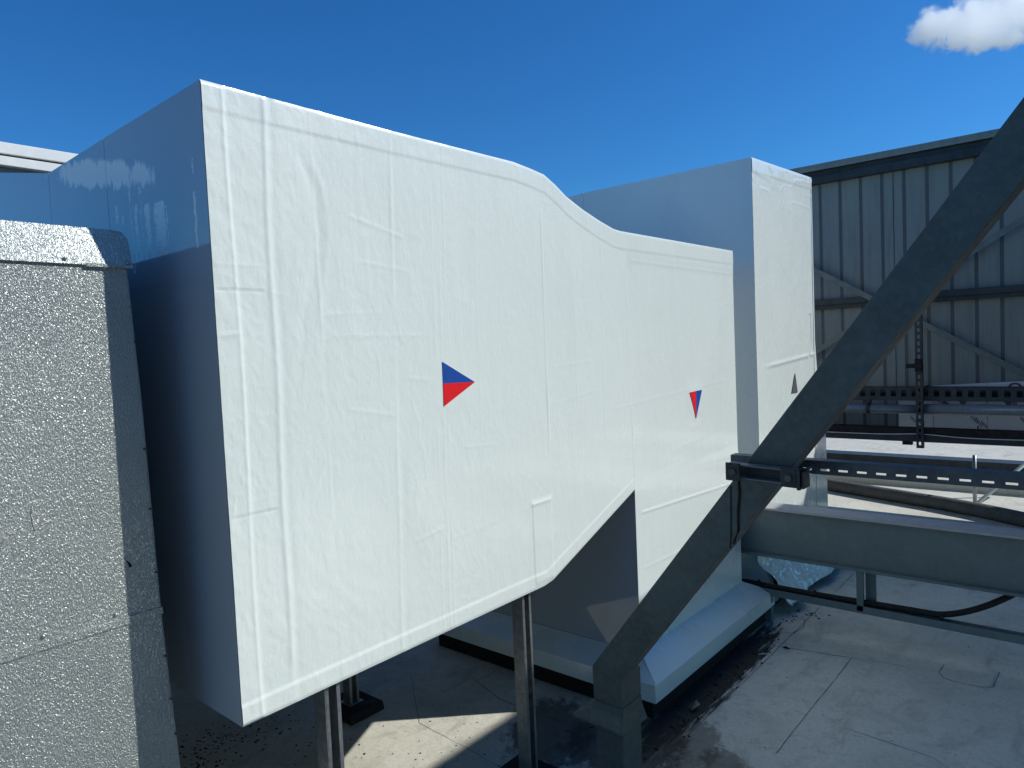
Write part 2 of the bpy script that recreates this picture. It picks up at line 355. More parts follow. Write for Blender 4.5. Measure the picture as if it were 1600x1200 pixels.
# outline of the big side face: top and bottom height along y
TOP = [(.885, 2.305), (1.5, 2.303), (2.10, 2.308), (2.20, 2.300), (2.29, 2.290), (2.36, 2.262), (2.44, 2.222), (2.55, 2.185), (2.68, 2.150), (2.80, 2.124), (2.86, 2.120), (4.141, 2.126)]
BOT = [(.885, .640), (2.18, .640), (2.24, .648), (2.906, .897), (2.9065, .10), (4.141, .10)]
def interp(P, y): return np.interp(y, [q[0] for q in P], [q[1] for q in P])
def relief(y, z):
    h = np.zeros_like(y)
    top = interp(TOP, y)
    band_t = top-.070-.018*np.clip((y-2.1), 0, .7)
    # film strips folded over the edges
    h += .0019*smooth(z-band_t, -.005, .005)*(.8+.2*vnoise(y, z*0, 5, 1, 91))
    botl = np.where(y < 2.2, .640, np.where(y < 2.9065, .640+.3815*(y-2.2)*.955, -9))
    h += .0021*(1-smooth(z-(botl+.056), -.004, .005))*(y < 2.92)
    edge = .945+.004*np.sin(z*5)
    h += .0030*(1-smooth(y-edge, -.004, .004)) + .0016*gauss(y-edge, .006)
    e2 = 1.045+.010*(z-1.4)+.003*np.sin(z*9)
    h += .0022*gauss(y-e2, .008)*smooth(z, .66, .8) - .001*gauss(y-e2-.02, .012)
    # vertical overlaps
    def vl(y0, y1, amp, s, zlo=0, zhi=9, wob=.003, step=0, sd=1):
        nonlocal h
        c_ = y0+(y1-y0)*(2.2-z)/1.5 + wob*vnoise(y*0, z, 1, 3.1, sd)
        mk = smooth(z, zlo, zlo+.08)*(1-smooth(z, zhi-.08, zhi))
        h = h + mk*(.8*amp*gauss(y-c_, s)*(.45+.55*vnoise(y*0, z, 1, 6, sd+5)) + step*smooth(y-c_, -.003, .003))
    vl(1.20, 1.20, .0016, .006, sd=11); vl(1.215, 1.195, -.001, .010, sd=12)
    vl(1.488, 1.434, .0024, .007, sd=13); vl(1.50, 1.46, -.0012, .013, sd=14)
    vl(1.66, 1.62, .0008, .004, sd=15); vl(1.695, 1.650, .0009, .004, sd=16); vl(1.715, 1.675, .0011, .004, sd=17)
    vl(1.87, 1.84, .0005, .006, sd=18)
    vl(2.258, 2.248, .0032, .0055, 1.18, 2.19, .0015, sd=19); vl(2.26, 2.246, .0010, .006, .70, 1.25, sd=20)
    vl(2.47, 2.45, .0006, .005, sd=21); vl(2.69, 2.66, .0012, .005, sd=22)
    vl(2.900, 2.912, .0036, .006, .88, 2.03, .0008, step=-.0025, sd=23)
    # horizontals
    def hl(y0, y1, z0, z1, amp, s, step=0):
        nonlocal h
        zz = z0+(z1-z0)*(y-y0)/(y1-y0); mk = smooth(y, y0, y0+.03)*(1-smooth(y, y1-.03, y1))
        h = h + mk*((.42 if amp > 0 and z0 > .8 else .8)*amp*gauss(z-zz, s)+step*(smooth(z-zz, -.002, .002)-smooth(z-zz, .05, .2)))
    hl(.875, 1.045, 1.782, 1.782, -.0016, .003, .0010); hl(.875, 1.045, 1.846, 1.850, .0010, .004)
    hl(.875, 1.040, 1.192, 1.190, -.0016, .003, .0010); hl(.875, 1.045, 1.225, 1.228, .0008, .004)
    hl(.875, .965, 1.662, 1.672, .0026, .006)
    for (a, b_, c_, d_, e_) in ((1.22, 1.62, 1.66, 1.655, .0009), (1.3, 1.55, 2.02, 1.965, .0016), (1.33, 1.55, 1.885, 1.862, .0013), (1.2, 1.45, 1.72, 1.73, .0007), (1.68, 2.2, .95, .98, .0007),
                                (2.3, 2.6, 1.515, 1.53, .0009), (2.26, 2.62, 1.36, 1.40, .0008), (2.72, 4.12, 1.30, 1.36, .0011), (2.95, 4.12, .775, .725, .0030), (2.95, 4.12, .50, .47, .0012), (2.93, 4.12, 1.99, 1.985, .0016),
                                (2.93, 3.9, 1.02, 1.06, .0006), (1.75, 1.95, 1.26, 1.245, .0014), (1.27, 1.47, 1.44, 1.40, .0013), (1.5, 1.66, 1.52, 1.50, .0013), (1.5, 1.66, .98, 1.0, .0015), (2.95, 4.0, 1.58, 1.56, .0004)):
        hl(a, b_, c_, d_, e_, .006)
    # the taped tab near the lower corner
    inside = smooth(y-2.125, -.003, .003)*(1-smooth(y-2.245, -.003, .003))*(1-smooth(z-.985, -.003, .003))*smooth(z-.66, -.01, .01)
    h = h + .0022*inside + .0022*gauss(z-.985, .010)*smooth(y, 2.10, 2.13)*(1-smooth(y, 2.24, 2.26))
    # wrinkles: strong at the left and top, calmer to the right
    k = .20+.80*np.exp(-(y-.9)/.75)
    w1 = vnoise(y+.25*vnoise(y, z, 3, 2, 31), z, 34, 9, 32); w2 = vnoise(y+.02*vnoise(y, z, 30, 20, 35), z, 75, 38, 33); w3 = vnoise(y, z, 9, 3.2, 34)
    r1 = 1-np.abs(vnoise(y+.05*vnoise(y, z, 12, 9, 41), z, 22, 6, 42)); r1 = np.clip(r1-.80, 0, 1)*5
    mask = np.clip(vnoise(y, z, 5, 4, 43)+.25, 0, 1)
    w4 = vnoise(y, z, 140, 90, 36)
    r2_ = 1-np.abs(vnoise(y+.03*vnoise(y, z, 20, 14, 51), z, 46, 15, 52)); r2_ = np.clip(r2_-.82, 0, 1)*5.5
    mask2 = np.clip(vnoise(y, z, 3.3, 2.6, 53)+.15, 0, 1)
    h = h + k*(.00042*w1+.00036*w2+.00014*w4+.0008*w3+.0013*r1**2*mask*.7+.0007*r2_*mask2)
    d1 = gauss((y-1.16-.06*np.sin(z*7)+.10*(z-1.9)), .018)*smooth(z, 1.55, 1.75)*(1-smooth(z, 2.1, 2.22))
    h = h - .0014*d1 + .0008*gauss(y-1.20-.05*np.sin(z*7)+.10*(z-1.9), .010)*smooth(z, 1.5, 1.75)*(1-smooth(z, 2.1, 2.22))
    for (ay, az, ry, rz_) in ((1.72, 1.488, .12, .10), (3.587, 1.26, .10, .10)):
        m_ = np.exp(-(((y-ay)/ry)**4+((z-az)/rz_)**4)); h = h*(1-m_)+m_*.0012
    return h

def panel_grid(name, ys, zfun, mat, parent, x0, rel, nz, rows=None):
    """grid over (y, t) with z = bottom(y) + t*(top-bottom)"""
    ys = np.asarray(ys); t = np.linspace(0, 1, nz)
    zb, zt = zfun(ys)
    Y = np.repeat(ys[:, None], nz, 1); Z = zb[:, None]+(zt-zb)[:, None]*t[None, :]
    H = rel(Y, Z)
    H = H*np.minimum(1, np.minimum(t, 1-t)[None, :]*220)          # run out to the sharp folded edge
    co = np.stack([np.full_like(Y, x0)+H, Y, Z], -1).reshape(-1, 3)
    ny = len(ys); idx = np.arange(ny*nz).reshape(ny, nz)
    fa = np.stack([idx[:-1, :-1], idx[1:, :-1], idx[1:, 1:], idx[:-1, 1:]], -1).reshape(-1, 4)
    me = D.meshes.new(name); me.from_pydata(co.tolist(), [], fa.tolist()); me.materials.append(mat)
    me.polygons.foreach_set('use_smooth', [True]*len(me.polygons)); me.update()
    o = D.objects.new(name, me); COL.objects.link(o); o.parent = parent
    return o

# ------------------------------------------------------------------ the big white duct
duct = empty('main_duct', (0, 0, 0))
tag(duct, 'large white film-wrapped air duct with a blue and red arrow, dropping into its roof upstand', 'air duct')
ys1 = np.linspace(.885, 2.9065, 560)
panel_grid('side_panel', ys1, lambda y: (interp(BOT, np.minimum(y, 2.906)), interp(TOP, y)), FILM, duct, X0, relief, 380)
ys2 = np.linspace(2.9066, 4.141, 300)
o = panel_grid('shaft_panel', ys2, lambda y: (np.full_like(y, .10), interp(TOP, y)), FILM, duct, X0, relief, 360)
# glossy end facing the camera side (normal -Y)
def end_face(name, y, outline, thick, mat, parent):
    s = MB(); s.prism([(a, y, c_) for a, c_ in outline], (0, thick, 0)); o = s.build(name, mat); o.parent = parent; return o
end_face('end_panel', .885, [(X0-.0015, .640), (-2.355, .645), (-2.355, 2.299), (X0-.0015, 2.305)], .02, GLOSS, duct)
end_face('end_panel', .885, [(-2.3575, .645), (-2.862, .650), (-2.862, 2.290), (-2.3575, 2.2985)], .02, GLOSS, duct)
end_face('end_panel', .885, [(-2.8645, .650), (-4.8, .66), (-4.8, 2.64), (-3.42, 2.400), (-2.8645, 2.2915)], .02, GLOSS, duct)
# the rest of the body just behind those skins
s = MB(); pr_ = [(y, z) for y, z in zip([.906, 1.5, 2.1, 2.2, 2.29, 2.36, 2.44, 2.55, 2.68, 2.80, 2.86, 4.139], [2.303, 2.301, 2.306, 2.298, 2.288, 2.26, 2.22, 2.183, 2.148, 2.122, 2.118, 2.124])]
low = [(4.139, .1), (2.909, .1), (2.909, .899), (2.24, .650), (2.18, .642), (.906, .642)]
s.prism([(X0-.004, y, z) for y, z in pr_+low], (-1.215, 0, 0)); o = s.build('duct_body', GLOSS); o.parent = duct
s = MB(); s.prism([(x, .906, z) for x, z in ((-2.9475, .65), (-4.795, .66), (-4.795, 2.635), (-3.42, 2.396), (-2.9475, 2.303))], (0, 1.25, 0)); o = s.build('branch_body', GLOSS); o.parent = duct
# skirt flashing round the shaft foot
xi, xo, yi, yo, xb, yf, yfo = X0, -1.583, 2.907, 2.772, -2.95, 4.141, 4.262
zj, zr, zf = .10, .030, -.052
s = MB()
def band(s, a, b_): # ring corner lists
    for i in range(len(a)-1): s.bm.faces.new([s.bm.verts.new(q) for q in (a[i], a[i+1], b_[i+1], b_[i])])
inner = [(xb, yi, zj), (xi, yi, zj), (xi, yf, zj), (xb, yf, zj)]
mid = [(xb-.14, yo, zr), (xo, yo, zr), (xo, yfo, zr), (xb-.14, yfo, zr)]
outb = [(xb-.14, yo-.004, zf), (xo+.004, yo-.004, zf), (xo+.004, yfo+.004, zf), (xb-.14, yfo+.004, zf)]
inb = [(x+(-.025 if x > -2 else .02), y+(.025 if y < 3.5 else -.025), zf) for x, y, z in outb]
band(s, inner, mid); band(s, mid, outb); band(s, outb, inb)
s.bm.faces.new([s.bm.verts.new(q) for q in (inner[3], inner[0], mid[0], mid[3])]); s.bm.faces.new([s.bm.verts.new(q) for q in (mid[3], mid[0], outb[0], outb[3])])
bmesh.ops.remove_doubles(s.bm, verts=s.bm.verts[:], dist=.0002)
bmesh.ops.subdivide_edges(s.bm, edges=s.bm.edges[:], cuts=6, use_grid_fill=True)
for vtx in s.bm.verts:
    q = vtx.co; q.z += .0006*math.sin(q.y*17+q.x*9)+.0003*math.sin(q.y*41); q.x += .0005*math.sin(q.y*23+q.z*30)
o = s.build('skirt_flashing', FILM, smooth=False); o.parent = duct
s = MB(); s.tube([(xi+.002, yi-.002, zj+.004), (xo-.005, yo+.01, zr+.003)], .004, 6); o = s.build('skirt_weld', FILM, smooth=True); o.parent = duct
s = MB(); s.box(xb-.10, xo-.035, yo+.035, yfo-.035, F-.02, zf-.0005); o = s.build('upstand_kerb', BLACK); o.parent = duct
# direction arrows
def marker(parent, A, B, C_, M, first, second, x):
    r = MB(); r.prism([(x, *A), (x, *B), (x, *M)], (.0008, 0, 0)); base_ = r.build('flow_arrow', first); base_.parent = parent
    q = MB(); q.prism([(x, *M), (x, *B), (x, *C_)], (.0012, 0, 0)); h2 = q.build('lower_half', second); h2.parent = base_
    return base_
xm = X0+.0020
marker(duct, (1.672, 1.564), (1.828, 1.485), (1.670, 1.412), (1.671, 1.490), BLUE, RED, xm)['label'] = 'blue and red arrow pointing right'
marker(duct, (3.661, 1.321), (3.579, 1.169), (3.512, 1.318), (3.585, 1.320), BLUE, RED, xm)['label'] = 'blue and red arrow pointing down'

# ------------------------------------------------------------------ rear duct
rear = empty('rear_duct', (0, 0, 0)); tag(rear, 'tall white duct standing behind the big one, with a small dark grey arrow', 'air duct')
def rel2(y, z):
    h = .0008*vnoise(y, z, 6, 3, 61)+.0006*vnoise(y, z, 30, 14, 62)+.0004*vnoise(y, z, 60, 40, 63)
    top = 2.74+.045*(y-4.478)
    h += .003*smooth(z-(top-.09), -.004, .004)
    zz = 1.40+.05*(y-4.6); h += .006*gauss(z-zz, .012)*smooth(y, 4.55, 4.8)
    r1 = 1-np.abs(vnoise(y+.1*vnoise(y, z, 6, 5, 71), z, 7, 12, 72)); h += .003*np.clip(r1-.86, 0, 1)*6*smooth(z, 2.35, 2.6)
    h += .004*gauss(y-5.585-.05*(z < 1.6)*(1.6-z), .012)*smooth(z, .9, 1.2)
    h += -.012*gauss(y-5.55+.12*(1.6-z)*(z < 1.6), .02)*(z < 1.75)*smooth(z, 1.2, 1.3)
    return h
panel_grid('side_panel', np.linspace(4.478, 5.655, 170), lambda y: (np.full_like(y, F+.1), 2.742+.045*(y-4.478)), FILM, rear, X0-.0, rel2, 330)
end_face('end_panel', 4.478, [(X0-.0015, F+.10), (-3.02, F+.10), (-3.02, 2.742), (X0-.0015, 2.742)], .02, FILM, rear)
end_face('end_panel', 4.478, [(-3.0225, .4), (-4.6, .4), (-4.6, 2.69), (-3.30, 2.725), (-3.0225, 2.742)], .02, FILM, rear)
s = MB(); s.prism([(X0-.003, 4.5, F+.1), (X0-.003, 5.65, F+.1), (X0-.003, 5.65, 2.79), (X0-.003, 4.5, 2.74)], (-2.8, 0, 0)); o = s.build('duct_body', FILM); o.parent = rear
s = MB(); s.prism([(X0+.004, 5.612, F+.1), (X0+.004, 5.895, F+.1), (X0+.004, 5.875, .80), (X0+.004, 5.70, 1.25), (X0+.004, 5.655, 1.55), (X0+.004, 5.655, 2.793), (X0+.004, 5.64, 2.793)], (-.3, 0, 0), .003); o = s.build('corner_fold', FILM); o.parent = rear
s = MB(); s.prism([(X0+.003, 5.182, 1.329), (X0+.003, 5.105, 1.191), (X0+.003, 5.227, 1.187)], (.003, 0, 0)); o = s.build('flow_arrow', GREYV); o.parent = rear; o['label'] = 'dark grey arrow pointing up'
# skirt with crumpled film on its sunny corner
s = MB(); s.prism([(-1.90, 4.47, .16), (X0-.0, 4.47, .16), (-1.62, 4.40, -.075), (-1.62, 4.398, -.085), (-3.0, 4.398, -.085), (-3.0, 4.47, .16)], (0, .05, 0)); o = s.build('skirt_flashing', FILM); o.parent = rear
ny, nz_ = 110, 40; vs = []; fa = []
for i in range(ny):
    for j in range(nz_):
        a = i/(ny-1); t = j/(nz_-1); y = 4.42+1.35*a; z = .20-.29*t; x = X0+.01+.20*t**1.3
        A_ = np.array(a*1.35); T_ = np.array(t*.35)
        f_ = lambda fy, sd_: float(1-abs(vnoise(A_+.05*vnoise(A_, T_, 6, 6, sd_+1), T_, fy, fy*1.2, sd_)))
        cr = .045*(f_(5, 81)-.6)+.028*(f_(11, 83)-.6)+.010*(f_(26, 85)-.6)
        vs.append((x+cr, y-.03*t, z+.3*cr))
for i in range(ny-1):
    for j in range(nz_-1): q = i*nz_+j; fa.append((q, q+nz_, q+nz_+1, q+1))
me = D.meshes.new('crumpled_film'); me.from_pydata(vs, [], fa); me.materials.append(CRUMP)
o = D.objects.new('crumpled_film', me); COL.objects.link(o); o.parent = rear
s = MB(); s.box(-3.0, -1.66, 4.46, 5.6, F-.01, -.05); o = s.build('upstand_kerb', BLACK); o.parent = rear

# ------------------------------------------------------------------ silver duct at the left
sil = empty('silver_duct', (0, 0, 0)); tag(sil, 'silver embossed aluminium duct casing at the left edge, half in a hard shadow', 'duct casing')
XS = -1.926
s = MB(); n_ = 40
prof = [(.758, 1.862), (.772, 1.5), (.783, .95), (.792, .75), (.802, .55), (.822, .2), (.822, -.02), (-1.6, -.02), (-1.6, 1.862)]
s.prism([(XS, y, z) for y, z in prof], (-3.4, 0, 0), .006); o = s.build('casing', STUCCO); o.parent = sil  # depth lengthened out of view to block sky light under the big duct
s = MB()
cap = [(-1.6, 1.852), (.769, 1.852), (.770, 1.912), (.7685, 1.929), (.764, 1.938), (.756, 1.944), (.745, 1.947), (-1.6, 1.950)]
fr = [s.bm.verts.new((XS+.007-(z-1.852)*.30, y, z)) for y, z in cap]; bk = [s.bm.verts.new((XS-3.42, y, z)) for y, z in cap]
s.bm.faces.new(fr); s.bm.faces.new(bk[::-1])
for k in range(len(cap)): s.bm.faces.new([fr[k], bk[k], bk[(k+1) % len(cap)], fr[(k+1) % len(cap)]])
o = s.build('top_cap', STUCCO); o.parent = sil
s = MB(); s.box(XS+.0072, XS+.0088, .66, .7685, 1.8475, 1.856); o = s.build('cap_lap', STUCCO); o.parent = sil
s = MB(); s.prism([(XS+.0005, .7845, .955), (XS+.0005, .7855, .935), (XS+.0005, -1.6, .935), (XS+.0005, -1.6, .955)], (.0026, 0, 0), .001); o = s.build('seam_strip', STUCCO); o.parent = sil
def screw(parent, x, y, z, r=.0045, mat=SCREW):
    s = MB(); s.tube([(x-.001, y, z), (x+.0018, y, z), (x+.003, y, z)], [r, r, r*.5], 10); o = s.build('screw', mat, smooth=False); o.parent = parent; return o
for (y, z) in ((.757, 1.862), (.615, 1.864), (.45, 1.866), (.27, 1.866), (.670, .957+.012), (.510, .968), (.33, .968), (.15, .968)):
    screw(sil, XS+(.0065 if z > 1.8 else .002), y, z)
for (y, z) in ((.762, 1.75), (.764, 1.66), (.768, 1.38), (.771, 1.22), (.775, 1.05), (.783, .82), (.789, .70), (.796, .6)):
    screw(sil, XS+.001, y, z, .003, SEALANT)
# scratches and a chip in the coating
s = MB()
for pts in ([(.509, 1.281), (.5055, 1.262), (.507, 1.245), (.510, 1.222)], [(.443, 1.208), (.459, 1.221), (.475, 1.229), (.488, 1.240)]):
    for A, B in zip(pts, pts[1:]): s.tube([(XS+.0008, *A), (XS+.0008, *B)], .0011, 5)
o = s.build('scratch', LITTER); o.parent = sil
s = MB(); s.prism([(XS, .700, 1.105), (XS, .706, 1.098), (XS, .714, 1.090), (XS, .717, 1.080), (XS, .710, 1.080), (XS, .708, 1.090)], (.0015, 0, 0)); o = s.build('chip', MOSS); o.parent = sil
for (x, y) in ((XS-.08, .6), (XS-.5, .6), (XS-.08, -1.2), (XS-.5, -1.2)):
    s = MB(); s.box(x-.025, x+.025, y-.025, y+.025, F, -.021); o = s.build('leg', GALV); o.parent = sil

# ------------------------------------------------------------------ duct legs: slotted channel on rubber feet
def make_leg(x, y, ztop, label, group):
    e = empty('support_leg', (x, y, F)); tag(e, label, 'support leg', group)
    w = .027; t = .0035; z0 = .045; zt = ztop-F
    s = MB()
    # two plain flanges, lips on the open +X side, slotted web at the back
    s.box(-w, w, -w, -w+t, z0, zt); s.box(-w, w, w-t, w, z0, zt)
    s.box(w-t, w+.0006, -w+t+.0002, -w+.013, z0, zt); s.box(w-t, w+.0006, w-.013, w-t-.0002, z0, zt)
    s.box(-w, -w+t, -w+t+.0002, -.007, z0, zt); s.box(-w, -w+t, .007, w-t-.0002, z0, zt)
    z = z0+.02
    while z < zt: s.box(-w, -w+t, -.0069, .0069, z, min(zt, z+.022)); z += .05
    o = s.build('channel', GALV); o.parent = e
    s = MB(); s.box(-.04, .04, -.04, .04, .040, .045, .001); o = s.build('base_plate', GALV); o.parent = e
    s = MB(); s.prism([(-.13, -.10, 0), (.13, -.10, 0), (.12, -.10, .039), (-.12, -.10, .039)], (0, .20, 0), .006); o = s.build('rubber_foot', BLACK); o.parent = e
    return e
lg = 'slotted steel legs under the big duct'
make_leg(-1.775, 1.175, .66, 'slotted steel leg under the front of the duct, left of the sunlit floor patch', lg)
make_leg(-1.785, 2.095, .66, 'slotted steel leg on a black rubber foot, nearest the diagonal brace', lg)
make_leg(-2.86, 2.03, .66, 'slotted leg hidden behind the duct edge, its rounded black rubber foot showing', lg)

# ------------------------------------------------------------------ diagonal brace
br = empty('diagonal_brace', (-1.33, 2.05, F)); tag(br, 'thick dark steel brace rising diagonally across the right side from its stub post', 'steel brace')
def bx(o): o.parent = br; o.location = Vector((0, 0, 0))-Vector(br.location); return o
A = Vector((-1.39, 0, .471)); Bt = Vector((.98, 0, .471+1.3225*2.37)); C2 = Vector((-1.273, 0, .453)); Dt = Vector((.98, 0, .453+1.3145*2.253))
s = MB()
s.prism([(q.x, 2.0, q.z) for q in (A, Bt, Dt, C2)], (0, .012, 0), .002)
bx(s.build('front_flange', BRACE))
s = MB(); nrm = Vector((-.797, 0, .603))
Wd = .045
s.prism([(q.x, 2.0125, q.z) for q in (A+Vector((.004, 0, .004)), Bt, Bt.lerp(Dt, .09), A.lerp(C2, .09)+Vector((.006, 0, .006)))], (0, .13, 0), .001)
s.prism([(q.x, 2.0125, q.z) for q in (A.lerp(C2, .91), Bt.lerp(Dt, .91), Dt, C2)], (0, .075, 0), .001)
bx(s.build('web', BRACE_IN))
s = MB(); s.prism([(q.x, 2.095, q.z) for q in (A.lerp(C2, .12), Bt.lerp(Dt, .12), Bt.lerp(Dt, .9), A.lerp(C2, .9))], (0, .010, 0)); bx(s.build('rear_flange', BRACE_IN))
# elbow and stub post
s = MB()
s.prism([(-1.39, 2.0, .4715), (-1.2725, 2.0, .4535), (-1.2725, 2.0, .350), (-1.388, 2.0, .350)], (0, .13, 0), .004)
bx(s.build('elbow', BRACE))
s = MB()
top_ = [(-1.388, 2.0, .3495), (-1.2725, 2.0, .3495), (-1.2725, 2.13, .3495), (-1.388, 2.13, .3495)]
md_ = [(-1.398, 1.994, .325), (-1.271, 1.994, .318), (-1.270, 2.132, .318), (-1.398, 2.136, .325)]
bo_ = [(-1.463, 1.968, .290), (-1.266, 1.972, .278), (-1.258, 2.14, .272), (-1.46, 2.17, .29)]
bo2 = [(x+.004, y, z-.010) for x, y, z in bo_]
rings = [[s.bm.verts.new(q) for q in R_] for R_ in (top_, md_, bo_, bo2)]
for R1, R2 in zip(rings, rings[1:]):
    for k in range(4): s.bm.faces.new([R1[k], R1[(k+1) % 4], R2[(k+1) % 4], R2[k]])
s.bm.faces.new(rings[0]); s.bm.faces.new(rings[-1])
bmesh.ops.bevel(s.bm, geom=s.bm.edges[:], offset=.002, segments=2, affect='EDGES')
bx(s.build('flared_collar', BRACE))
s = MB(); s.box(-1.386, -1.2745, 2.003, 2.125, F, .30, .004); bx(s.build('stub_post', BRACE))
# dribble streaks of old sealant below the clamp
s = MB()
for pts, r in (([(-.838, 1.184), (-.836, 1.14), (-.842, 1.08), (-.842, 1.03), (-.858, .985)], .0042), ([(-.862, 1.16), (-.864, 1.09), (-.866, 1.01), (-.869, .97)], .002)):
    s.tube([(a, 1.9995, c_) for a, c_ in pts], [r*random.uniform(.7, 1.2) for _ in pts], 6)
bx(s.build('sealant_run', MOSS))

# clamp holding the slotted channel to the brace
cl = empty('channel_clamp', (-.77, 1.95, 1.2)); tag(cl, 'dark bolted clamp channel across the front of the diagonal brace', 'clamp')
def cx_(o): o.parent = cl; o.location = -Vector(cl.location); return o
def slab(x0, x1, y0, y1, zc0, zc1, bev=.001): # sloped slightly with the channel
    s = MB(); k = -.03
    s.prism([(x0, y0, zc0+k*(x0+.86)), (x1, y0, zc0+k*(x1+.86)), (x1, y0, zc1+k*(x1+.86)), (x0, y0, zc1+k*(x0+.86))], (0, y1-y0, 0), bev); return s
s = slab(-.852, -.645, 1.985, 1.989, 1.196, 1.237)
cx_(s.build('channel_back', DARK))
cx_(slab(-.852, -.645, 1.948, 1.9845, 1.2335, 1.237, .0005).build('channel_top', BEAM))
cx_(slab(-.852, -.645, 1.948, 1.9845, 1.196, 1.1995, .0005).build('channel_bottom', BEAM))
for x in (-.830, -.672):
    pl = cx_(slab(x-.021, x+.021, 1.939, 1.946, 1.190, 1.2415, .0015).build('end_plate', DARK))
    zc = 1.2155-.03*(x+.86)
    s = MB(); s.tube([(x, 1.946, zc), (x, 1.934, zc)], .0105, 6); o = s.build('bolt', SEALANT); o.parent = pl
    s = MB(); s.tube([(x, 1.99, zc), (x, 2.12, zc)], .005, 8); cx_(s.build('threaded_rod', SEALANT))
cx_(slab(-.649, -.640, 1.936, 1.990, 1.186, 1.240, .001).build('side_plate', DARK))
cx_(slab(-.636, -.630, 1.940, 1.990, 1.190, 1.236, .001).build('side_plate', DARK))

# slotted channel running right from the brace
ch = empty('slotted_channel', (-.3, 2.13, 1.17)); tag(ch, 'dark horizontal channel with a row of slots, clamped to the diagonal brace', 'channel')
def cc(o): o.parent = ch; o.location = -Vector(ch.location); return o
x0c, x1c, yc, zt, zb = -.925, .9, 2.150, 1.228, 1.187
s = MB()
zs0, zs1 = 1.1975, 1.2045
t = .003
s.box(x0c, x1c, yc, yc+t, zs1, zt-.0031, 0); s.box(x0c, x1c, yc, yc+t, zb, zs0, 0)
x = x0c
while x < x1c:
    s.box(x, min(x+.024, x1c), yc, yc+t, zs0, zs1); x += .050
s.box(x0c, x1c, yc-.0, yc+.041, zt-.003, zt)
s.box(x0c, x1c, yc+.0385, yc+.0415, zt-.010, zt-.0032)
cc(s.build('channel_body', CHAN))

# ------------------------------------------------------------------ steel I-beam near the roof, its post, cable rail and cable
ib = empty('steel_beam', (-.6, 4.28, .25)); tag(ib, 'grey painted steel I-beam lying low across the right side', 'steel beam')
def ibx(o): o.parent = ib; o.location = -Vector(ib.location); return o
s = MB(); s.box(-3.2, .9, 4.195, 4.36, .549, .562, .002); ibx(s.build('top_flange', CONC))
s = MB(); s.box(-3.2, .9, 4.235, 4.245, .2745, .5485); ibx(s.build('web', BEAM))
s = MB(); s.box(-3.2, .9, 4.195, 4.36, .258, .274, .002); ibx(s.build('bottom_flange', BEAM))
s = MB(); s.box(-1.092, -1.058, 4.205, 4.235, .03, .2575, .001); s.box(-1.0575, -1.003, 4.262, 4.27, .08, .2575); ibx(s.build('hanger', BEAM))
rl = empty('cable_rail', (-.8, 4.23, 0)); tag(rl, 'thin grey rail just above the roof below the beam, carrying a black cable', 'rail')
def rlx(o): o.parent = rl; o.location = -Vector(rl.location); return o
s = MB(); s.box(-1.90, .9, 4.205, 4.208, .018, .060); s.box(-1.90, .9, 4.2082, 4.26, .018, .021); s.box(-1.90, .9, 4.257, 4.26, .0212, .060); rlx(s.build('rail_channel', BEAM))
for x in (-1.6, -.2, .6):
    s = MB(); s.box(x-.02, x+.02, 4.21, 4.25, F, .0175); rlx(s.build('rail_foot', BEAM))
s = MB()
for z in (.028, .046): s.box(-.62, .9, 4.262, 4.266, z, z+.006)
rlx(s.build('rail_track', DARK))
cb = MB()
pts = []
for i in range(60):
    u = i/59; x = -1.9+1.65*u
    if u < .72: y, z = 4.235, .069+.012*smooth(np.array(u), .3, .72)
    else:
        w_ = (u-.72)/.28; y = 4.235+.10*w_; z = .081+.26*w_**1.7
    pts.append((x, y, float(z)))
cb.tube(pts, .016, 10); tag(cb.build('black_cable', BLACK), 'thick black cable lying on the low rail and curving up to the beam', 'cable')
cc2 = D.objects['black_cable']
s = MB(); s.tube([(-1.9, 4.262, .066), (-1.3, 4.262, .068), (-.75, 4.258, .078)], .005, 8); o = s.build('thin_wire', WHITE); o.parent = cc2
for x in (-1.66, -1.33, -1.0, -.82, -.68):
    s = MB(); s.tube([(x-.006, 4.235, .071), (x+.006, 4.235, .071)], .019, 10); s.box(x-.004, x+.004, 4.228, 4.235, .085, .098); o = s.build('cable_tie', BLACK); o.parent = cc2

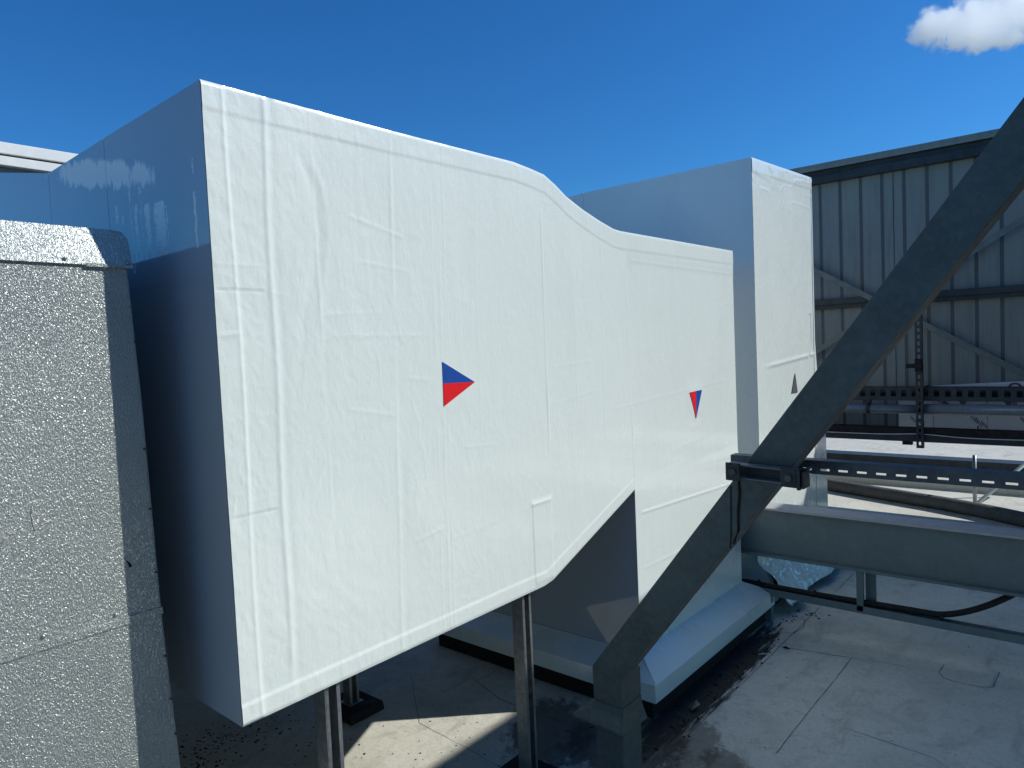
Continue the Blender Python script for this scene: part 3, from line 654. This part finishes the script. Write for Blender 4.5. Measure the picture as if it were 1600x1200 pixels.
# ------------------------------------------------------------------ screen walls on the far side and along the right
def screen_wall(name, label, xs0, xs1, yw, ztop, zbot, joint, group=None):
    e = empty(name, (0, yw, 0)); tag(e, label, 'screen wall')
    def lk(o): o.parent = e; return o                       # meshes are built relative to the empty
    pan = MB(); w = .2; k0 = math.floor((xs0+.161)/w); 
    pan.box(.0165, w-.0165, 0, .0012, zbot, ztop-.02)
    first = lk(pan.build('cladding_panel', CLAD))
    rb = MB(); rb.prism([(-.0165, .0011, zbot), (-.008, .036, zbot), (.008, .036, zbot), (.0165, .0011, zbot)], (0, 0, ztop-.02-zbot)); rfirst = lk(rb.build('rib', RIBM))
    xs = [round(-.161+w*k+.0, 4) for k in range(k0, int((xs1+.161)/w)+1)]
    for i, x in enumerate(xs):
        for src in (first, rfirst):
            o = src if i == 0 else src.copy()
            if i: COL.objects.link(o); o.parent = e
            o.location = (x, 0, 0)
    s = MB(); s.box(joint, joint+.006, -.004, -.001, zbot, ztop-.02); lk(s.build('lap_joint', DARK))
    s = MB(); s.box(xs0, xs1, -.11, .10, ztop-.015, ztop+.012, .003); s.box(xs0, xs1, -.112, -.105, ztop-.055, ztop-.0155); lk(s.build('coping', CLAD))
    s = MB(); s.box(xs0, xs1, -.10, -.002, ztop-.19, ztop-.11, .004); s.box(xs0, xs1, -.06, -.002, ztop-.109, ztop-.0205); lk(s.build('top_rail', DARK))
    s = MB(); s.box(xs0, xs1, -.10, -.004, 1.905, 1.970, .004); s.box(xs0, xs1, -.075, -.004, 1.865, 1.904); lk(s.build('middle_rail', DARK))
    s = MB(); s.box(xs0, xs1, -.10, -.004, zbot-.01, zbot+.05, .004); lk(s.build('bottom_rail', DARK))
    s = MB(); s.box(xs0, xs1, -.003, .05, zbot-.014, zbot-.001); s.box(xs0, xs1, .0505, .053, zbot-.014, zbot+.06); lk(s.build('bottom_flashing', DARK))
    return e
wall = screen_wall('screen_wall', 'dark corrugated metal screen wall standing at the far right', -3.6, 1.0, 8.0, 3.385, .58, -1.661)
def wl(o): o.parent = wall; return o
def bar(name, a, b_, w, y, mat):
    A_, B_ = Vector((a[0], y, a[1])), Vector((b_[0], y, b_[1])); t_ = (B_-A_).normalized(); q = Vector((-t_.z, 0, t_.x))*w/2
    s = MB(); s.prism([A_+q, B_+q, B_-q, A_-q], (0, .006, 0), .001); return s.build(name, mat)
wl(bar('cross_brace', (-3.0, 2.66), (.3, .60), .055, -.118, BAR))
wl(bar('cross_brace', (-3.0, 1.04), (.6, 3.30), .055, -.127, BAR))
for x in (-3.4, .95):
    s = MB(); s.box(x-.03, x+.03, -.20, -.132, F, 3.19, .003)
    wl(s.build('wall_post', DARK))
wallE = screen_wall('screen_wall', 'matching corrugated screen wall running along the right side beside the brace, out of the picture', -8.0, 9.0, 1.0, 3.385, .58, 0.03)
wallE.rotation_euler = (0, 0, -math.pi/2); wallE.location = (1.115, 0, 0)
for y in (-6, -2, 2.05, 6):
    s = MB(); s.box(-y-.05, -y+.05, -.104, -.0045 , F, .575) ; o = s.build('wall_post', DARK); o.parent = wallE

# ------------------------------------------------------------------ services in front of the far wall
def tagmb(s, name, mat, label, cat, group=None):
    return tag(s.build(name, mat), label, cat, group)
# basket cable tray
bt = empty('basket_tray', (-1, 7.6, .99)); tag(bt, 'dark perforated cable tray, uppermost of the runs below the far wall', 'cable tray')
def btx(o): o.parent = bt; o.location = -Vector(bt.location); return o
s = MB()
s.box(-3, .9, 7.50, 7.503, 1.035, 1.062); s.box(-3, .9, 7.50, 7.503, .935, .975)
x = -3
while x < .9: s.box(x, x+.045, 7.50, 7.503, .9751, 1.0349); x += .09
s.box(-3, .9, 7.503, 7.66, .935, .938); s.box(-3, .9, 7.66, 7.663, .935, 1.06)
btx(s.build('tray_body', DARK))
s = MB()
for k, z in enumerate((.955, .975, .995)):
    s.tube([(x_, 7.53+.03*k+.004*math.sin(x_*5+k), z+.006*math.sin(x_*3+k*2)) for x_ in np.linspace(-2.9, .9, 30)], .011, 6)
btx(s.build('cable', BLACK))
for x in (-1.83, -1.02, -.68, -.3):
    s = MB(); s.prism([(x-.03, 7.52, .935), (x+.03, 7.52, .935), (x+.008, 7.52, .90), (x-.008, 7.52, .90)], (0, .08, 0)); btx(s.build('bracket', DARK))
# pipe
pp = empty('grey_pipe', (-1, 7.55, .86)); tag(pp, 'smooth blue-grey pipe running level between the two cable trays', 'pipe')
def ppx(o): o.parent = pp; o.location = -Vector(pp.location); return o
s = MB(); s.tube([(-3, 7.5, .853), (-1.35, 7.5, .853)], .042, 20); s.tube([(-1.35, 7.5, .856), (.9, 7.5, .868)], .050, 20); ppx(s.build('pipe_run', PIPE))
for x in (-1.80, -1.37):
    s = MB(); s.tube([(x-.015, 7.5, .855), (x+.015, 7.5, .855)], .056, 16); s.box(x-.012, x+.012, 7.49, 7.56, .905, .935); ppx(s.build('pipe_clip', DARK))
# lower black tray
lt = empty('black_tray', (-1, 7.6, .6)); tag(lt, 'black cable tray with a loose thin cable, lowest of the runs below the far wall', 'cable tray')
def ltx(o): o.parent = lt; o.location = -Vector(lt.location); return o
s = MB(); s.box(-3, .9, 7.45, 7.60, .615, .675); ltx(s.build('tray_cables', BLACK))
s = MB(); s.box(-3, .9, 7.435, 7.448, .553, .616, .002); s.box(-3, .9, 7.449, 7.62, .553, .557); ltx(s.build('tray_side', DARK))
s = MB(); s.tube([(x_, 7.43, .613+.016*math.exp(-((x_+1.35)/.22)**2)-.006*math.exp(-((x_+.85)/.3)**2)) for x_ in np.linspace(-2.4, .9, 60)], .004, 6); ltx(s.build('loose_cable', WHITE))
s = MB(); s.box(-1.50, -1.42, 7.44, 7.5, .52, .5525); ltx(s.build('bracket', BLACK))
s = MB(); s.box(-.90, -.89, 7.44, 7.45, .676, .72); ltx(s.build('tie', BLACK))
# upright slotted strut
us = empty('upright_strut', (-1.345, 7.40, .5)); tag(us, 'thin upright slotted strut holding the pipe and trays at the far wall', 'strut')
def usx(o): o.parent = us; o.location = -Vector(us.location); return o
s = MB(); xa, xb_ = -1.372, -1.318
s.box(xa, xa+.018, 7.40, 7.403, .50, 2.2); s.box(xb_-.018, xb_, 7.40, 7.403, .50, 2.2)
s.box(xa-.003, xa, 7.40, 7.44, .5, 2.2); s.box(xb_, xb_+.003, 7.40, 7.44, .5, 2.2)
z = .5
while z < 2.2: s.box(xa+.0181, xb_-.0181, 7.40, 7.403, z, z+.028); z += .062
usx(s.build('strut_channel', DARK))
s = MB(); s.box(-1.44, -1.31, 7.34, 7.399, 1.25, 1.29, .003); s.box(-1.37, -1.32, 7.35, 7.399, 1.215, 1.335, .003); usx(s.build('clamp', BLACK))
for z in (1.92, 1.03):
    s = MB(); s.box(-1.36, -1.33, 7.44, 7.86, z, z+.03); usx(s.build('wall_arm', DARK))
# foil faced boards
fb = empty('insulation_boards', (-1, 7.80, .66)); tag(fb, 'pale printed foil insulation boards standing behind the pipe', 'insulation boards')
def fbx(o): o.parent = fb; o.location = -Vector(fb.location); return o
for (a, b_, za, zb_) in ((-1.60, -1.303, 1.03, 1.052), (-1.30, -.864, 1.055, 1.082), (-.861, -.42, 1.082, 1.105), (-.417, .3, 1.105, 1.14)):
    s = MB(); s.prism([(a, 7.80, .64), (b_, 7.80, .64), (b_, 7.80, zb_), (a, 7.80, za)], (0, .045, 0), .002); fbx(s.build('board', FOIL))
# purple print: logo ring and slanted strokes
s = MB(); ring = []
for k in range(24):
    a = 2*math.pi*k/24; a2 = 2*math.pi*(k+1)/24
    s.prism([(-.652+.052*math.cos(a), 7.7985, 1.045+.040*math.sin(a)), (-.652+.052*math.cos(a2), 7.7985, 1.045+.040*math.sin(a2)), (-.652+.030*math.cos(a2), 7.7985, 1.045+.022*math.sin(a2)), (-.652+.030*math.cos(a), 7.7985, 1.045+.022*math.sin(a))], (0, .001, 0))
fbx(s.build('printed_ring', REDP))
s = MB()
for (x, z, w_, h_) in ((-1.50, .73, .05, .05), (-1.44, .71, .03, .04), (-1.0, .75, .06, .06), (-.96, .73, .05, .08), (-.92, .70, .05, .05), (-.62, .75, .05, .05), (-.58, .70, .06, .04), (-1.27, .90, .06, .03), (-1.22, .885, .04, .02), (-.74, .905, .05, .03), (-.70, .89, .06, .02), (-.45, .74, .07, .04)):
    for k in range(5):
        xx = x+k*w_/5; zz = z-k*h_/5
        s.prism([(xx, 7.7985, zz), (xx+.008, 7.7985, zz), (xx+.018, 7.7985, zz+.026), (xx+.010, 7.7985, zz+.026)], (0, .001, 0))
tag(fbx(s.build('printed_lettering', PURPLE)), kind='stuff')

# ------------------------------------------------------------------ sunlit roof beyond the wall
tag(MB().box(-9, 6, 8.80, 9.14, F-.01, -.04, .01).build('membrane_kerb', CREAM), 'low pale kerb on the sunlit roof beyond the far wall', 'kerb')
tag(MB().box(-9, 6, 9.2, 9.45, F-.01, .115, .006).build('dark_duct_run', DARK), 'dark low trunking lying beyond the pale kerb', 'trunking')
s = MB(); s.tube([(-3.6, 8.62, F+.066), (-2.6, 8.30, F+.066), (-1.9, 8.03, F+.066), (-1.25, 7.80, F+.066), (-.9, 7.64, F+.066), (-.5, 7.40, F+.066), (.2, 6.95, F+.066), (.9, 6.5, F+.066)], .066, 16)
tag(s.build('ground_hose', SEALANT), 'thick dark hose lying slantwise across the sunlit roof beyond the beam', 'hose')
s = MB(); s.tube([(-1.01, 8.13, F), (-1.01, 8.13, .35)], .017, 8); tag(s.build('thin_post', GALV), 'thin short steel post on the sunlit roof beneath the slotted channel', 'post')
s = MB(); s.tube([(-1.0, 8.2, F+.01), (-.62, 8.9, .22), (-.52, 9.1, .9)], .018, 8); tag(s.build('pale_rod', WHITE), 'pale slanting rod rising from the roof beside the thin post', 'rod')

# ------------------------------------------------------------------ white panelled building behind on the left
bl = empty('white_building', (-5.5, 0, 0)); tag(bl, 'white panelled roof edge of a building behind the duct at top left', 'building')
def blx(o): o.parent = bl; o.location = -Vector(bl.location); return o
s = MB(); s.box(-9, -5.5, .5, 2.7, 3.016, 3.09, .004); blx(s.build('fascia', WHITE))
s = MB(); s.box(-9, -5.53, .52, 2.68, 3.0005, 3.0155); blx(s.build('shadow_gap', DARK))
s = MB(); s.box(-9, -5.5, .5, 2.7, 2.94, 3.0, .004); blx(s.build('lower_fascia', WHITE))
s = MB(); s.box(-9, -5.56, .54, 2.66, 2.2005, 2.939); blx(s.build('wall', CLAD))
s = MB(); s.box(-9, -5.56, -6, 9, F, 2.2); blx(s.build('west_sky_blocker', DARK))  # unseen wall added to block western sky light from under the duct

# ------------------------------------------------------------------ moss, leaves and litter
def clump(cx0, cy0, sx, sy, num, rmin, rmax, mat=MOSS, name='moss_debris', rot=0, label=None, kind='stuff', hmax=.006):
    s = MB()
    for _ in range(num):
        a, c_ = random.gauss(0, 1)*sx, random.gauss(0, 1)*sy
        x = cx0+a*math.cos(rot)-c_*math.sin(rot); y = cy0+a*math.sin(rot)+c_*math.cos(rot)
        r = random.uniform(rmin, rmax); k = 9; st = random.uniform(1, 1.8); ro = random.uniform(0, 6.3)
        top = s.bm.verts.new((x, y, F+random.uniform(.3, 1)*hmax))
        ring = []
        for i in range(k):
            t_ = 2*math.pi*i/k; rr = r*random.uniform(.35, 1.3)
            u, w_ = rr*math.cos(t_)*st, rr*math.sin(t_)
            ring.append(s.bm.verts.new((x+u*math.cos(ro)-w_*math.sin(ro), y+u*math.sin(ro)+w_*math.cos(ro), F+.0008)))
        for i in range(k): s.bm.faces.new([top, ring[i], ring[(i+1) % k]])
    o = s.build(name, mat); tag(o, label, kind=kind); o['category'] = 'debris'; return o
clump(-3.12, 1.44, .10, .16, 240, .0015, .0075, label='black moss clumps on the shaded roof below the near duct corner')
clump(-2.75, 1.60, .25, .25, 70, .0015, .006, label='scattered moss specks between the near legs')
clump(-2.2, 1.95, .18, .2, 60, .0012, .005, label='specks of grit in the sunlit floor patch')
clump(-1.50, 3.35, .030, .50, 130, .0015, .007, label='dirt and dead leaves along the skirt of the duct', hmax=.012)
clump(-1.66, 2.62, .05, .07, 40, .003, .009, label='grime around the stub post')
clump(-1.0, 3.3, .55, .9, 90, .001, .0032, label='small grit scattered over the shaded roof')
clump(-1.46, 4.43, .06, .05, 14, .004, .012, label='dirt by the rear duct skirt')
for (x, y, r_, lb) in ((-1.385, 3.90, .020, 'dark leaf lying where two roof seams meet'), (-.62, 4.75, .018, 'dark scrap lying behind the cable rail')):
    s = MB(); top = s.bm.verts.new((x, y, F+.012)); ring = [s.bm.verts.new((x+r_*random.uniform(.6, 1.3)*math.cos(t_), y+r_*random.uniform(.5, 1)*math.sin(t_), F+.002)) for t_ in np.linspace(0, 5.6, 8)]
    for i in range(8): s.bm.faces.new([top, ring[i], ring[(i+1) % 8]])
    tag(s.build('dead_leaf', MOSS), lb, 'leaf')
s = MB(); s.tube([(-1.475, 3.72, F+.006), (-1.435, 3.76, F+.008)], .004, 6); s.tube([(-1.455, 3.735, F+.006), (-1.46, 3.75, F+.012)], .003, 6); tag(s.build('white_scrap', LITTER), 'small white scrap on the roof beside the skirt of the duct', 'litter')
s = MB(); s.prism([(-1.535, 2.99, F+.004), (-1.50, 2.96, F+.010), (-1.475, 3.00, F+.030), (-1.51, 3.03, F+.028)], (0, 0, .003)); tag(s.build('silver_scrap', SCREW), 'crumpled silver scrap in the dark gap beneath the skirt', 'litter')

# ------------------------------------------------------------------ the cloud
def cloud():
    rs = random.Random(5)
    bm = bmesh.new()
    # centre far away along the line of sight to the upper right
    d = (fwd + r2*((1530-800)/FPX) + u2*((600-28)/FPX))
    c0 = Vector((0, 0, 1.6)) + d*1600
    bmesh.ops.create_cube(bm, size=1)
    for v_ in bm.verts:
        q = v_.co.copy(); v_.co = c0 + r2*q.x*460 + u2*q.y*210 + d.normalized()*q.z*160
    bmesh.ops.reverse_faces(bm, faces=bm.faces[:])
    me = D.meshes.new('cloud'); bm.to_mesh(me); bm.free()
    o = D.objects.new('cloud', me); COL.objects.link(o)
    m = D.materials.new('cloud'); m.use_nodes = True; n = m.node_tree; n.nodes.clear()
    out = N(n, 'ShaderNodeOutputMaterial'); pv = N(n, 'ShaderNodeVolumePrincipled')
    tc = N(n, 'ShaderNodeTexCoord')
    def ell(px, py, rx, ry, rz, rot=0):
        cc_ = Vector((0, 0, 1.6)) + (fwd + r2*((px-800)/FPX) + u2*((600-py)/FPX))*1600
        # dot products give the local frame
        sub = N(n, 'ShaderNodeVectorMath', operation='SUBTRACT'); n.links.new(tc.outputs['Object'], sub.inputs[0]); sub.inputs[1].default_value = cc_
        ca, sa = math.cos(rot), math.sin(rot)
        ax = [(r2*ca+u2*sa)/rx, (-r2*sa+u2*ca)/ry, fwd/rz]
        acc = None
        for a in ax:
            dt = N(n, 'ShaderNodeVectorMath', operation='DOT_PRODUCT'); n.links.new(sub.outputs[0], dt.inputs[0]); dt.inputs[1].default_value = a
            sq = N(n, 'ShaderNodeMath', operation='MULTIPLY'); n.links.new(dt.outputs['Value'], sq.inputs[0]); n.links.new(dt.outputs['Value'], sq.inputs[1])
            if acc is None: acc = sq.outputs[0]
            else:
                ad = N(n, 'ShaderNodeMath', operation='ADD'); n.links.new(acc, ad.inputs[0]); n.links.new(sq.outputs[0], ad.inputs[1]); acc = ad.outputs[0]
        r_ = N(n, 'ShaderNodeMath', operation='SUBTRACT'); r_.inputs[0].default_value = 1; n.links.new(acc, r_.inputs[1]); return r_.outputs[0]
    es = [ell(1456, 44, 60, 42, 34, .5), ell(1520, 38, 118, 62, 38, .22), ell(1592, 12, 105, 76, 36, .3), ell(1540, 58, 118, 34, 34, .03)]
    acc = es[0]
    for e in es[1:]:
        mx = N(n, 'ShaderNodeMath', operation='SMOOTH_MAX'); mx.inputs[2].default_value = .3; n.links.new(acc, mx.inputs[0]); n.links.new(e, mx.inputs[1]); acc = mx.outputs[0]
    nz = N(n, 'ShaderNodeTexNoise'); nz.inputs['Scale'].default_value = .028; nz.inputs['Detail'].default_value = 9; nz.inputs['Roughness'].default_value = .68; nz.inputs['Distortion'].default_value = .6
    n.links.new(tc.outputs['Object'], nz.inputs['Vector'])
    ma = N(n, 'ShaderNodeMath', operation='MULTIPLY_ADD'); n.links.new(nz.outputs[0], ma.inputs[0]); ma.inputs[1].default_value = 4.0; ma.inputs[2].default_value = -2.0
    ad = N(n, 'ShaderNodeMath', operation='ADD'); n.links.new(acc, ad.inputs[0]); n.links.new(ma.outputs[0], ad.inputs[1])
    mr = N(n, 'ShaderNodeMapRange'); n.links.new(ad.outputs[0], mr.inputs[0]); mr.inputs[1].default_value = .05; mr.inputs[2].default_value = .55; mr.inputs[3].default_value = 0; mr.inputs[4].default_value = .045
    n.links.new(mr.outputs[0], pv.inputs['Density'])
    es_ = N(n, 'ShaderNodeMath', operation='MULTIPLY'); n.links.new(mr.outputs[0], es_.inputs[0]); es_.inputs[1].default_value = .15  # added glow standing in for repeated scattering of sunlight
    n.links.new(es_.outputs[0], pv.inputs['Emission Strength']); pv.inputs['Emission Color'].default_value = (.92, .98, 1, 1)
    pv.inputs['Color'].default_value = (1, 1, 1, 1); pv.inputs['Anisotropy'].default_value = -.1
    n.links.new(pv.outputs[0], out.inputs['Volume'])
    me.materials.append(m)
    tag(o, 'small white cloud at the top right of the blue sky', kind='structure')
cloud()
